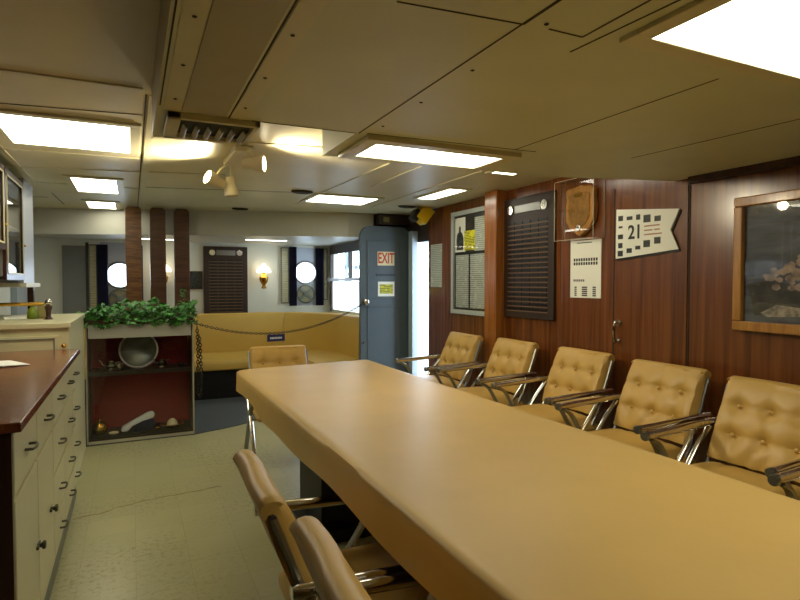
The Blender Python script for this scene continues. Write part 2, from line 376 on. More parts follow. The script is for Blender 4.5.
# left side: pale partition between pantry cupboards and lounge
struct('wall_partition', MB().box(-.98, -.70, 4.86, 5.28, 1.30, ZC).box(-.74, -.70, 4.80, 4.86, 1.30, 1.98), M['alu'])
struct('trim_5', MB().box(-.99, -.66, 4.62, 5.28, 1.27, 1.30), M['white'])
struct('trim_6', MB().box(-.74, -.70, 5.22, 5.28, 1.06, 1.27), M['panel_dark'])
struct('door_2', MB().box(XL, XL+.03, 6.2, 6.95, .1, 1.62).box(XL, XL+.05, 6.14, 6.2, .1, 1.68).box(XL, XL+.05, 6.95, 7.0, .1, 1.68).box(XL, XL+.05, 6.14, 7.0, 1.62, 1.68), M['jamb'])
struct('trim_7', MB().box(-.70, -.47, 7.27, 7.30, .1, 1.72), M['greywall'])
struct('trim_8', MB().box(-.47, -.44, 7.26, 7.30, .1, 1.76), M['seam'])

# ------------------------------------------------------------------ CEILING LIGHTS
def lamp(label, x0, x1, y0, y1, z, fr=.04, group='fluorescent ceiling lights', prot=.012, lens='lens', frm='ceil_trim'):
    cx, cy = (x0+x1)/2, (y0+y1)/2
    t = thing('ceiling_light', label, 'ceiling light', (cx, cy, z), 0, group)
    a, c = (x1-x0)/2, (y1-y0)/2
    b = MB(); b.box(-a-fr, a+fr, -c-fr, -c, -prot, 0); b.box(-a-fr, a+fr, c, c+fr, -prot, 0); b.box(-a-fr, -a, -c, c, -prot, 0); b.box(a, a+fr, -c, c, -prot, 0)
    b.build('frame', M[frm], t, bevel=.002)
    MB().box(-a, a, -c, c, -prot*.7, -.001).build('diffuser', M[lens], t)
    return t
lamp('large bright ceiling light at the top right over the near table', 1.10, 1.72, .33, .94, ZP, .05)
lamp('large square ceiling light at the far left above the counter', -.56, 0.0, 3.02, 3.62, ZC, .05)
lamp('long narrow ceiling light on the dropped ceiling edge at centre', .90, 1.52, 2.10, 2.34, ZP, .06, prot=.02)
lamp('small ceiling light beyond the big left one, nearer of the small left pair', -.385, -.095, 4.62, 5.30, ZC, .05)
lamp('smallest left ceiling light, just before the grey lounge beam', -.37, -.135, 5.90, 6.40, ZC, .04)
lamp('wide ceiling light before the lounge, left of the yellow lantern', 1.45, 2.0, 4.62, 5.05, ZC, .04)
lamp('slim ceiling light over the first chair by the panelled wall', 2.30, 2.46, 3.88, 4.45, ZC, .03)
lamp('slim ceiling light half hidden behind the dropped ceiling edge', 2.22, 2.40, 2.62, 3.2, ZC, .03)
lamp('thin white strip light on the lounge ceiling above the plaque', 1.19, 1.66, 6.54, 6.64, ZL, .01, 'lounge strip lights', .003, 'lens2')
lamp('thin white strip light on the lounge ceiling behind the wooden pillars', .1, .46, 6.92, 7.02, ZL, .01, 'lounge strip lights', .003, 'lens2')

# ceiling vents
t = thing('ceiling_vent', 'cream louvred air vent beside the dark ceiling opening', 'air vent', (.27, 2.2, ZP))
b = MB(); W, D = .155, .15
b.box(-W, W, -D, -D+.02, -.022, 0); b.box(-W, W, D-.035, D, -.022, 0); b.box(-W, -W+.045, -D, D, -.022, 0); b.box(W-.02, W, -D, D, -.022, 0)
b.build('frame', M['ceil_trim'], t, bevel=.003)
MB().box(-W+.045, W-.02, -D+.02, D-.035, -.004, -.001).build('opening', M['black'], t)  # black sheet paints in the shade of the recess behind the fins
for k in range(6):
    x = -W+.065+k*.042
    MB().box(x-.010, x+.010, -.03, D-.035, -.020, -.014, rot=Matrix.Rotation(.9, 3, 'Y')).build('fin', M['ceil_trim'], t)
for lab, x, y, sx, sy in (('dark round ceiling grille before the wide lounge light', 1.28, 4.55, .09, .06), ('small dark slot in the ceiling above the lounge beam', 1.0, 5.85, .08, .03), ('dark oval ceiling grille by the yellow lantern', 2.46, 4.98, .09, .05)):
    tag(MB().lathe([(1, 0), (1, -.012), (.7, -.018)], (0, 0, 0), 20, Matrix.Diagonal((sx, sy, 1))).build('ceiling_grille', M['seam'], None, (x, y, ZC-.001)), lab, 'air vent', 'small ceiling grilles')

# track spot fixture
t = thing('spotlight_fixture', 'white ceiling spotlight cluster with two lit heads and one unlit head', 'spotlight', (.57, 3.4, ZC))
MB().box(-.05, .05, -.22, .22, -.035, 0, .006).build('mounting_plate', M['shadeoff'], t)
def head(p, d, lit):
    p = Vector(p); d = Vector(d).normalized(); q = d.to_track_quat('Z', 'Y').to_matrix()
    arm = MB().tube([(p.x*.2, p.y, -.03), (p.x*.6, p.y, -.06), tuple(p)], .009, 8).build('arm', M['ceil_trim'], t, smooth=True)
    h = MB().lathe([(.018, -.075), (.03, -.07), (.032, -.02), (.043, 0), (.046, .045), (.040, .045), (.036, .01), (.01, .008)], p, 20, q).build('lamp_head', M['shadeoff'], t, smooth=True)
    if lit:
        MB().lathe([(.001, .022), (.037, .024), (.037, .04), (.02, .046), (.001, .047)], p, 20, q).build('bulb', M['bulb'], h)
        l = bpy.data.lights.new('spot_beam', 'SPOT'); l.energy = 34; l.color = (1, .86, .6); l.spot_size = math.radians(150); l.spot_blend = .9; l.shadow_soft_size = .03
        lo = bpy.data.objects.new('spot_beam', l); C.objects.link(lo); lo.parent = t; lo.location = p+d*.07; lo.rotation_euler = (-d).to_track_quat('Z', 'Y').to_euler()
head((-.11, .2, -.13), (-.85, -.35, .30), True)
head((.06, -.24, -.10), (.86, -.42, -.02), True)
head((.0, .24, -.17), (.1, .0, -1), False)

# ------------------------------------------------------------------ TABLE
t = thing('conference_table', 'long table hidden beneath the fitted tan cover', 'table', (1.015, 1.6, 0))
MB().box(-.44, .44, -2.0, 1.95, .715, .752, .004).build('tabletop', M['panel_dark'], t)
for y in (1.28, -1.5):
    p = MB().box(-.17, .3, y-.2, y+.2, .06, .715).build('pedestal', M['black'], t)
    MB().box(-.25, .38, y-.26, y+.26, 0, .06, .01).build('foot', M['black'], p)
def cover():
    b = MB(); x0, x1, ya, yb = .562, 1.472, -.5, 3.55
    cr = .05; pts = []
    def seg(p, q, n):
        for k in range(n): pts.append((p[0]+(q[0]-p[0])*k/n, p[1]+(q[1]-p[1])*k/n))
    def arc(c, a0, n=5):
        for k in range(n): a = a0+PI/2*k/n; pts.append((c[0]+cr*math.cos(a), c[1]+cr*math.sin(a)))
    seg((x0+cr, ya), (x1-cr, ya), 14); arc((x1-cr, ya+cr), -PI/2); seg((x1, ya+cr), (x1, yb+.05-cr), 70); arc((x1-cr, yb+.05-cr), 0)
    seg((x1-cr, yb+.05), (x0+cr, yb-.05), 14); arc((x0+cr, yb-.05-cr), PI/2); seg((x0, yb-.05-cr), (x0, ya+cr), 70); arc((x0+cr, ya+cr), PI)
    cx, cy = (x0+x1)/2, (ya+yb)/2; N = len(pts)
    rows = [(-.10, .770), (-.045, .7715), (-.022, .772), (-.008, .768), (0, .757), (.003, .73), (.004, .70), (.007, .672), (.008, .650), (.004, .648), (.001, .652), (0, .70), (-.006, .752)]
    rings = []
    for j, (off, z) in enumerate(rows):
        ring = []
        for i, (x, y) in enumerate(pts):
            px, py = pts[i-1]; nx_, ny_ = pts[(i+1) % N]; tt = Vector((nx_-px, ny_-py)).normalized(); n = Vector((tt.y, -tt.x))
            s_ = i*.06; low = max(0, (.757-z)/.11)
            wav = (math.sin(s_*5.1)*.5+math.sin(s_*2.3+1)*.7+math.sin(s_*11)*.2)
            o = off+low*.006*wav; zz = z+(low*.010*math.sin(s_*3.7+.6)+low*.006*math.sin(s_*8.1) if j in (7, 8, 9, 10) else 0)+(.0012*wav if j in (1, 2, 3) else 0)
            ring.append(b.b.verts.new((x+n.x*o, y+n.y*o, zz)))
        rings.append(ring)
    for a, c in zip(rings, rings[1:]):
        for k in range(N): b.b.faces.new((a[k], a[(k+1) % N], c[(k+1) % N], c[k]))
    b.b.faces.new(rings[0]); 
    bmesh.ops.triangulate(b.b, faces=[f for f in b.b.faces if len(f.verts) > 4])
    return b
o = cover().build('table_cover', M['cover'], smooth=True); tag(o, 'tan vinyl cover with short skirt fitted over the long table', 'table cover')

# ------------------------------------------------------------------ CHAIRS
YB = lambda u: -.135-u*.135      # front plane of the back at height fraction u
ZB = lambda u: .495+u*.345
def back_mb():
    """padded back wrapping over its frame: inverted U section swept across the width, tufted front (local front = +Y)"""
    W = .228
    b = MB()
    nx = 33
    sec = []   # (y, z, frontness, u)
    n = 24
    for k in range(n+1): u = k/n; sec.append((YB(u), ZB(u), 1, u))
    for k in range(1, 7): a = PI*k/6; sec.append((-.27-.032+.032*math.cos(a), .84+.022*math.sin(a), 0, 1))
    for k in range(1, 7): u = 1-k/6*.70; sec.append((YB(u)-.064, ZB(u), 0, u))   # rear flap down
    u = .30; sec.append((YB(u)-.052, ZB(u), 0, u))
    for k in range(0, 5): u = .36+k/4*.58; sec.append((YB(u)-.052, ZB(u), 0, u))   # inside
    u = .94; sec.append((YB(u)-.034, ZB(u), 0, u))
    for k in range(1, 6): u = .94-k/5*.94; sec.append((YB(u)-.034, ZB(u), 0, u))
    buttons = [(bx, bz) for bz in (.61, .735) for bx in (-.135, 0, .135)]
    rings = []
    for i in range(nx):
        x = -W+2*W*i/(nx-1); ring = []
        e = min(1, (W-abs(x))/.03); edge = math.sqrt(max(0, 1-(1-e)**2))
        for (y, z, fr, u) in sec:
            yy, zz = y, z
            if fr:
                puff = .018*math.sin(PI*min(1, max(0, u)))**.5
                for bx, bz in buttons: puff -= .022*math.exp(-((x-bx)**2+(z-bz)**2)/.0011)
                for bz in (.61, .735): puff -= .008*math.exp(-((z-bz)/.014)**2)
                for bx in (-.135, 0, .135): puff -= .004*math.exp(-((x-bx)/.012)**2)
                puff += .005*math.sin(x*55+z*38+math.sin(x*21)*2)*max(0, 1-u*1.6)
                yy = y-.016*(1-edge)+puff*edge
            else:
                yy = y+.004*math.sin(x*17+z*11)*(1 if u > .2 else 0); zz = z-(.010*(1-edge) if u >= 1 else 0)
            ring.append(b.b.verts.new((x*(1+.05*(1-u)), yy, zz)))
        rings.append(ring)
    m = len(sec)
    for a, c in zip(rings, rings[1:]):
        for k in range(m): b.b.faces.new((a[k], a[(k+1) % m], c[(k+1) % m], c[k]))
    b.b.faces.new(rings[0][::-1]); b.b.faces.new(rings[-1])
    return b, buttons
def seat_mb():
    b = MB(); nx, ny = 17, 17; W, y0, y1 = .255, -.19, .30; top, bot = [], []
    for i in range(nx):
        for j in range(ny):
            u, v = i/(nx-1)*2-1, j/(ny-1)*2-1
            e = (1-abs(u)**7)**.5*(1-abs(v)**7)**.5
            x = u*W; y = y0+(y1-y0)*(v+1)/2
            z = .415+.072*e+.012*(1-u*u)*(1-v*v)
            z -= .004*math.exp(-((abs(x)-.13)/.01)**2)
            top.append(b.b.verts.new((x, y, z))); bot.append(b.b.verts.new((x*.97, y, .385)))
    ix = lambda i, j: i*ny+j
    for i in range(nx-1):
        for j in range(ny-1):
            b.b.faces.new((top[ix(i, j)], top[ix(i+1, j)], top[ix(i+1, j+1)], top[ix(i, j+1)])); b.b.faces.new((bot[ix(i, j)], bot[ix(i, j+1)], bot[ix(i+1, j+1)], bot[ix(i+1, j)]))
    per = [ix(i, 0) for i in range(nx)]+[ix(nx-1, j) for j in range(1, ny)]+[ix(i, ny-1) for i in range(nx-2, -1, -1)]+[ix(0, j) for j in range(ny-2, 0, -1)]
    for k in range(len(per)): a, c = per[k], per[(k+1) % len(per)]; b.b.faces.new((top[a], top[c], bot[c], bot[a]))
    return b
def make_chair(label, group, loc, rz):
    t = thing('armchair', label, 'chair', loc, rz, group)
    seat_mb().build('seat', M['leather'], t, smooth=True)
    bb, buttons = back_mb(); bk = bb.build('backrest', M['leather'], t, smooth=True)
    for bx, bz in buttons:
        y = YB((bz-.495)/.345)
        MB().ball((bx, y+.004, bz), .0105, (1, .6, 1)).build('button', M['leather'], bk, smooth=True)
    f = MB()
    for s in (-1, 1): f.tube([(s*.236, -.12, .40), (s*.236, YB(.05)-.046, .51), (s*.236, YB(.93)-.042, .815)], .011, 8)
    f.tube([(-.236, YB(.93)-.042, .815), (.236, YB(.93)-.042, .815)], .008, 8)
    f.build('back_frame', M['steel'], t, smooth=True)
    MB().tube([(-.27, -.1, .372), (.27, -.1, .372)], .012, 8).tube([(-.27, .16, .372), (.27, .16, .372)], .012, 8).build('seat_frame', M['chrome'], t, smooth=True)
    for s in (-1, 1):
        a = MB().tube([(s*.268, .235, .622), (s*.268, .0, .630), (s*.268, -.16, .637), (s*.268, -.265, .638)], .0185, 10, 3).build('armrest', M['chrome'], t, smooth=True)
        MB().lathe([(.020, -.012), (.0205, 0), (.018, .006), (.001, .007)], (s*.268, .235, .622), 14, Matrix.Rotation(-PI/2, 3, 'X')).build('end_cap', M['steel'], a, smooth=True)
        MB().tube([(s*.266, .20, .608), (s*.266, .14, .570), (s*.266, .08, .48), (s*.266, .0, .37), (s*.266, -.10, .24), (s*.266, -.22, .10), (s*.266, -.30, .012)], .018, 8, 4, flat=.6).build('leg', M['steel'], t, smooth=True)
        MB().tube([(s*.262, -.20, .62), (s*.268, -.13, .54), (s*.268, -.05, .44), (s*.262, .05, .30), (s*.262, .16, .14), (s*.262, .25, .012)], .015, 8, 4, flat=.7).build('leg', M['chrome'], t, smooth=True)
    return t
gr = 'tan chairs along the panelled wall'
ch = make_chair('tan tufted chrome armchair by the wall, farthest, nearest the exit door', gr, (2.31, 4.14, 0), PI/2)
for (x, y, a, lab) in (
    (2.37, 3.50, 0, 'tan tufted armchair in front of the wooden pilaster, second from the exit door'),
    (2.385, 2.795, 0, 'tan tufted armchair by the wall, below the right edge of the name-plate plaque'),
    (2.33, 2.11, 0, 'tan tufted armchair by the wall, below the 21 pennant, beside the chrome handle'),
    (2.275, 1.485, .02, 'tan tufted armchair by the wall, nearest and largest, left below the framed sea picture'),
    (2.22, .90, .02, 'tan armchair at the right picture edge with only an armrest showing')):
    dup(ch, (x, y, 0), PI/2+a, lab)
gl = 'tan chairs on the aisle side of the table'
c = dup(ch, (.572, 1.47, 0), -PI/2-.03, 'tan armchair pushed under the aisle side of the table, farther of the two', gl); c.scale = (.94,)*3
c = dup(ch, (.598, .925, 0), -PI/2-.05, 'tan armchair pushed under the aisle side of the table, nearest to the camera', gl); c.scale = (.94,)*3
c = dup(ch, (1.005, 4.06, 0), PI-.06, 'tan armchair at the far end of the table facing the camera'); c.scale = (.94,)*3; del c['group']

# ------------------------------------------------------------------ RIGHT WALL ITEMS (local: x right, y into wall, z up)
RW = -PI/2
def wallthing(name, label, cat, y, z, group=None, dx=0): return thing(name, label, cat, (XW-dx, y, z), RW, group)
def frame_mb(w, h, f, d0, d1):
    b = MB(); b.box(-w, w, -d1, -d0, h-f, h); b.box(-w, w, -d1, -d0, -h, -h+f); b.box(-w, -w+f, -d1, -d0, -h+f, h-f); b.box(w-f, w, -d1, -d0, -h+f, h-f); return b
# bulletin board
t = wallthing('bulletin_board', 'grey-framed glazed notice board left of the wooden pilaster', 'notice board', 4.335, 1.49)
frame_mb(.315, .48, .04, 0, .035).build('frame', M['bframe'], t, bevel=.003)
MB().box(-.275, .275, -.012, 0, -.44, .44).build('backing', M['ink'], t)
for (x0, x1, z0, z1, m) in ((-.265, -.09, .10, .42, 'paper'), (.07, .27, .10, .40, 'print'), (-.25, -.03, -.42, .07, 'print'), (.0, .265, -.42, .07, 'print')):
    MB().box(x0, x1, -.015, -.012, z0, z1).build('notice_paper', M[m], t)
MB().box(-.10, .075, -.018, -.015, .11, .29).build('yellow_notice', M['yellow'], t)
MB().prism([(-.235, .12), (-.24, .22), (-.225, .27), (-.195, .29), (-.198, .325), (-.18, .345), (-.162, .325), (-.165, .29), (-.135, .27), (-.115, .22), (-.12, .12)], -.017, -.015, 'y').build('portrait_photograph', M['photoink'], t)
MB().box(-.275, .275, -.028, -.025, -.44, .44).build('glass_pane', M['plastic'], t)
# paper by exit
o = MB().box(-.115, .115, -.004, 0, -.218, .218).build('paper_notice', M['print'], None, (XW, 4.99, 1.475), RW)
tag(o, 'printed paper notice on the wall between the exit opening and the notice board', 'notice')
# memorial plaque
def plaque(t, w, h, cols, rows, zt):
    MB().box(-w, w, -.03, 0, -h, h, .004).build('board', M['darkbrown'], t)
    W2 = w-.06; z1 = zt; z0 = -h+.05; b = MB(); g = MB(); dz = (z1-z0)/rows; dx = 2*W2/cols
    for i in range(rows):
        g.box(-W2, W2, -.0325, -.03, z0+i*dz, z0+i*dz+.008)
        for j in range(cols): b.box(-W2+j*dx+.009, -W2+(j+1)*dx-.009, -.034, -.03, z0+i*dz+.012, z0+(i+1)*dz-.006)
    g.build('plate_rails', M['tagline'], t); b.build('name_plates', M['tag'], t)
    for s in (-1, 1): MB().lathe([(.014, -.004), (.036, -.004), (.036, .006), (.014, .006)], (s*(W2-.04), -.036, (h+zt)/2), 20, Matrix.Rotation(PI/2, 3, 'X')).build('rosette', M['silver'], t, smooth=True)
    MB().box(-W2+.09, W2-.09, -.036, -.03, (h+zt)/2-.032, (h+zt)/2+.032, .004).build('title_plate', M['steel'], t)
t = wallthing('memorial_plaque', 'tall dark plaque of black name plates on the panelled wall', 'plaque', 3.505, 1.50)
plaque(t, .305, .475, 5, 19, .29)
t = thing('memorial_plaque', 'tall dark name plaque on the white lounge wall above the sofa', 'plaque', (1.065, 7.3, 1.30), 0)
plaque(t, .265, .455, 4, 18, .30)
# shield in acrylic box
t = wallthing('shield_award', 'wooden shield award inside a clear acrylic box', 'award', 2.93, 1.80)
sh = [(-.125, .15), (-.05, .155), (.0, .165), (.05, .155), (.10, .15), (.135, .13), (.125, .08), (.135, .02), (.13, -.07), (.09, -.13), (.0, -.185), (-.09, -.13), (-.13, -.07), (-.135, .02), (-.125, .08), (-.135, .13)]
MB().prism(sh, -.045, -.005, 'y').build('shield', M['gold_wood'], t, bevel=.008)
MB().prism([(x*.74, z*.74) for x, z in sh], -.050, -.045, 'y').build('crest_plate', mat('worn_brass', (150, 108, 48), .4, .6, noise=.3, nscale=22), t)
MB().box(-.035, .035, -.054, -.05, .085, .11).build('name_tag', M['brass'], t)
MB().ball((0, -.053, -.125), .02, (1, .3, 1.1)).build('seal', M['silver'], t, smooth=True)
b = MB(); w_, h_ = .185, .205
b.box(-w_, w_, -.10, -.096, -h_, h_); b.box(-w_, -w_+.004, -.096, 0, -h_, h_); b.box(w_-.004, w_, -.096, 0, -h_, h_); b.box(-w_, w_, -.096, 0, -h_, -h_+.004); b.box(-w_, w_, -.096, 0, h_-.004, h_)
b.build('acrylic_box', M['plastic'], t)
b = MB()
for sx in (-1, 1):
    for y in (-.098, -.002): b.tube([(sx*w_, y, -h_), (sx*w_, y, h_)], .0022, 6)
for sz in (-1, 1): b.tube([(-w_, -.098, sz*h_), (w_, -.098, sz*h_)], .0022, 6)
b.build('acrylic_edge', mat('acrylic_edge', (200, 190, 160), .2), t)
# ribbon chart paper
t = wallthing('ribbon_chart', 'white printed chart sheet hanging below the shield award', 'chart', 2.91, 1.395)
MB().box(-.143, .143, -.004, 0, -.197, .197).build('sheet', M['paper'], t)
b = MB()
for k in range(10): b.box(-.11+k*.023, -.11+k*.023+.015, -.0048, -.004, .055, .075)
b.build('ribbon_row', M['ink'], t); b = MB()
for k in range(10): b.box(-.11+k*.023, -.11+k*.023+.015, -.0048, -.004, .028, .048)
b.build('ribbon_row', M['ink'], t); b = MB()
for k in range(6): b.box(-.11+k*.018, -.11+k*.018+.011, -.0048, -.004, -.085, -.07)
b.build('ribbon_row', M['ink'], t)
for (x, w2) in ((-.10, .02), (-.03, .05), (.07, .03)):
    b = MB(); [b.box(x, x+w2, -.0048, -.004, -.185+k*.014, -.185+k*.014+.009) for k in range(5)]; b.build('text_block', M['ink'], t)
MB().box(-.08, .06, -.0048, -.004, .178, .183).build('title_line', M['ink'], t)
# pennant
t = wallthing('pennant_sign', 'white swallow-tailed pennant sign with the number 21 and small photographs', 'sign', 2.40, 1.60, dx=.004)
pen = [(-.225, .165), (.228, .118), (.172, .005), (.225, -.108), (-.227, -.147)]
MB().prism([(x+.004, z-.012) for x, z in pen], -.010, 0, 'y').build('backing', M['ink'], t)
MB().prism(pen, -.018, -.010, 'y').build('pennant', M['paper'], t)
text('number', '21', .118, M['ink'], t, (-.078, -.0185, .008), sx=.9, bold=.0025)
b = MB()
for (x, z, a, c) in ((-.19, .105, .022, .02), (-.12, .10, .026, .014), (-.055, .10, .018, .02), (.01, .085, .030, .028), (.085, .078, .026, .02), (-.19, .05, .018, .008), (-.19, -.01, .024, .018), (-.19, -.065, .020, .02), (-.19, -.115, .024, .022), (-.12, -.10, .024, .018), (-.055, -.085, .022, .014), (.01, -.065, .028, .026), (.085, -.05, .026, .024)):
    MB().box(x-a*.85, x+a*.85, -.0188, -.018, z-c*.8, z+c*.8).build('photograph', M['photoink'], t)
b = MB()
for (x0, x1, z) in ((-.01, .10, .04), (-.01, .05, .015), (-.01, .115, -.01), (.06, .1, .015)): b.box(x0, x1, -.0188, -.018, z-.004, z+.004)
b.build('caption_lines', mat('faded_red_print', (176, 130, 110), .6), t)
# framed picture
def sea():
    m = bpy.data.materials.new('sea_picture'); m.use_nodes = True; nt = m.node_tree; b = nt.nodes['Principled BSDF']
    tc = nt.nodes.new('ShaderNodeTexCoord'); mp = nt.nodes.new('ShaderNodeMapping'); mp.inputs['Scale'].default_value = (2, 2, 9); nt.links.new(tc.outputs['Object'], mp.inputs[0])
    n = nt.nodes.new('ShaderNodeTexNoise'); n.inputs['Scale'].default_value = 2.2; n.inputs['Detail'].default_value = 6; nt.links.new(mp.outputs[0], n.inputs['Vector'])
    r = nt.nodes.new('ShaderNodeValToRGB'); e = r.color_ramp.elements; e[0].position = .3; e[0].color = lin((20, 26, 30)); e[1].position = .75; e[1].color = lin((84, 92, 104))
    nt.links.new(n.outputs['Fac'], r.inputs[0]); nt.links.new(r.outputs[0], b.inputs['Base Color']); b.inputs['Roughness'].default_value = .5; return m
t = thing('framed_picture', 'oak-framed dark sea picture with pale rocks on the right wall', 'picture', (XW-.028, 1.38, 1.395), RW-math.radians(3))
frame_mb(.465, .335, .048, 0, .035).build('frame', M['gold_wood'], t, bevel=.006)
MB().box(-.43, .43, -.012, 0, -.30, .30).build('print', sea(), t)
b = MB()
random.seed(3)
for (x0, z0, sx, sz, n) in ((-.22, -.06, .09, .045, 26), (-.06, .0, .13, .085, 46)):
    for k in range(n):
        x = x0+random.uniform(-sx, sx); z = z0+random.uniform(-sz, sz)+(x-x0)*.35; r = random.uniform(.008, .024)
        b.prism([(x+r*math.cos(a*PI/3+k), z+r*.8*math.sin(a*PI/3+k)) for a in range(6)], -.0135-k*.00002, -.012, 'y')
b.build('pale_rocks', mat('pale_rock_print', (150, 130, 112), .6, noise=.6, nscale=24), t)
MB().prism([(-.40, -.10), (-.30, -.085), (-.2, -.10), (.0, -.10), (.42, -.06), (.42, -.25), (-.1, -.23), (-.36, -.255)], -.0126, -.012, 'y').build('dark_shore', mat('dark_shore_print', (58, 56, 46), .6, noise=.6, nscale=14), t)
MB().prism([(-.33, -.24), (-.25, -.2), (-.1, -.215), (.1, -.17), (.42, -.16), (.42, -.2), (.1, -.22), (-.1, -.25), (-.3, -.26)], -.0129, -.012, 'y').build('surf_line', mat('surf_print', (150, 140, 124), .6, noise=.6, nscale=30), t)
MB().box(-.42, .42, -.020, -.018, -.29, .29).build('glass_pane', M['plastic'], t)
# wall door with chrome handle
d = struct('door_1', MB().box(XW-.006, XW, 2.13, 2.65, .1, 1.85), M['panel'])
h = MB().tube([(XW-.005, 2.605, 1.045), (XW-.045, 2.605, 1.05), (XW-.055, 2.605, .99), (XW-.045, 2.605, .93), (XW-.005, 2.605, .935)], .010, 8, 4); h.lathe([(.022, 0), (.022, .008), (.001, .009)], (XW-.006, 2.605, 1.045), 14, Matrix.Rotation(-PI/2, 3, 'Y'))
h.build('door_handle', M['chrome'], d, smooth=True)

# yellow battle lantern & bracket
t = thing('emergency_lantern', 'yellow box emergency lantern tilted under the ceiling beside the exit', 'lantern', (2.66, 5.02, 1.99), 0)
R_ = Matrix.Rotation(math.radians(38), 3, 'Y')
MB().box(-.065, .065, -.07, .07, -.085, .085, .012, rot=R_).build('body', M['yellowbox'], t)
MB().box(-.125, -.055, -.06, .05, -.075, .045, .01, rot=R_).build('lens_hood', M['black'], t)
MB().tube([(.06, 0, .07), (.10, 0, .05), (.14, 0, .03)], .012, 8).tube([(-.02, 0, .07), (0, 0, .04)], .02, 8).build('bracket', M['steel'], t, smooth=True)
t = thing('junction_box', 'dark box with a pale label above the exit door', 'electrical box', (2.55, 5.66, 1.985), 0)
MB().box(-.12, .25, -.06, .055, -.05, .07, .005).build('housing', M['darkbrown'], t)
MB().box(-.07, .0, -.063, -.06, -.02, .035).build('label_plate', mat('olive_label', (120, 112, 70), .5), t)

# ------------------------------------------------------------------ EXIT DOOR
t = thing('hatch_door', 'blue-grey round-topped metal door standing open with an EXIT sign', 'door', (2.50, 5.60, 0), 0)
w_, top = .30, 1.915
pts = [(-w_, .05), (w_, .05)]
for k in range(0, 9): a = PI/2*k/8; pts.append((w_-.12+.12*math.cos(a), top-.12+.12*math.sin(a)))
for k in range(0, 9): a = PI/2+PI/2*k/8; pts.append((-w_+.12+.12*math.cos(a), top-.12+.12*math.sin(a)))
MB().prism(pts, -.02, .02, 'y').build('door_leaf', M['door'], t, bevel=.004)
b = MB()
for (x0, x1, z0, z1) in ((-.22, .17, 1.13, 1.76), (-.22, .17, .2, 1.05)):
    for (a, c, e, f_) in ((x0, x1, z1-.012, z1), (x0, x1, z0, z0+.012), (x0, x0+.012, z0, z1), (x1-.012, x1, z0, z1)): b.box(a, c, -.027, -.02, e, f_)
b.build('panel_moulding', M['door'], t, bevel=.002)
b = MB().lathe([(.012, 0), (.012, .03), (.028, .04), (.030, .055), (.018, .066), (.001, .068)], (-.245, -.02, 1.10), 16, Matrix.Rotation(PI/2, 3, 'X')); b.lathe([(.034, 0), (.034, .006), (.01, .007)], (-.245, -.02, 1.10), 16, Matrix.Rotation(PI/2, 3, 'X'))
b.build('door_knob', M['chrome'], t, smooth=True)
MB().lathe([(.012, 0), (.012, .01), (.001, .011)], (-.275, -.02, .66), 12, Matrix.Rotation(PI/2, 3, 'X')).build('catch', M['chrome'], t, smooth=True)
s_ = MB().box(-.1, .1, -.024, -.02, 1.49, 1.64).build('exit_sign', M['signcream'], t)
text('lettering', 'EXIT', .158, M['redink'], s_, (0, -.0245, 1.565), sx=.60, bold=.0035)
s_ = MB().box(-.095, .10, -.024, -.02, 1.155, 1.315).build('notice', M['paper'], t)
MB().box(-.075, .08, -.0245, -.024, 1.185, 1.285).build('yellow_panel', M['yellow2'], s_)
b = MB()
for k in range(9): b.box(-.12+k*.026, -.12+k*.026+.017, -.0215, -.02, 1.375, 1.40)
b.build('stencilled_word', mat('dark_blue_stencil', (46, 54, 62), .5), t)

# chain barrier with its sign
def chain(pts, lk=.03, r=.0034):
    b = MB(); d = 0; L = [0]
    for a, c in zip(pts, pts[1:]): d += (c-a).length; L.append(d)
    n = int(d/(lk*.78))
    def P(s):
        for i in range(len(pts)-1):
            if s <= L[i+1] or i == len(pts)-2: t_ = (s-L[i])/(L[i+1]-L[i]); return pts[i].lerp(pts[i+1], t_), (pts[i+1]-pts[i]).normalized()
    for k in range(n):
        p, t_ = P((k+.5)*d/n); up = Vector((0, 0, 1)) if abs(t_.z) < .8 else Vector((0, 1, 0)); u = (up-t_*up.dot(t_)).normalized(); v = t_.cross(u)
        if k % 2: u = v
        loop = [p+t_*(lk/2)*math.cos(2*PI*q/10)+u*(lk*.32)*math.sin(2*PI*q/10) for q in range(11)]
        b.tube(loop, r, 5, cap=False)
    return b
A, B_ = Vector((.485, 5.10, .955)), Vector((2.235, 5.56, 1.085))
pts = []
for k in range(41):
    u = k/40; p = A.lerp(B_, u); p.z -= .200*4*u*(1-u)*.95; pts.append(p)
tag(chain(pts).build('chain_barrier', M['chain'], smooth=True), 'dark chain strung from the display case to the exit door', 'chain')
sp = pts[17]
t = thing('chain_sign', 'small navy sign hanging from the middle of the chain', 'sign', (sp.x, sp.y, sp.z-.045), .15)
MB().box(-.088, .088, -.004, .004, -.033, .033, .002).build('sign_board', M['signblue'], t)
b = MB(); [b.box(-.06+k*.015, -.06+k*.015+.011, -.0048, -.004, -.010, .008) for k in range(8)]; b.build('lettering', M['signwhite'], t)
MB().tube([(-.06, 0, .03), (-.06, 0, .05)], .003, 6).tube([(.06, 0, .03), (.06, 0, .052)], .003, 6).build('hook', M['steel'], t)
pts = smoothpath([(.50, 5.09, .93), (.505, 5.085, .7), (.50, 5.085, .4), (.515, 5.085, .32), (.53, 5.085, .45), (.525, 5.085, .75), (.515, 5.085, .86)], 5)
tag(chain(pts, .034, .0045).build('chain', M['chain'], smooth=True), 'spare loop of dark chain hanging down the display case side', 'chain')

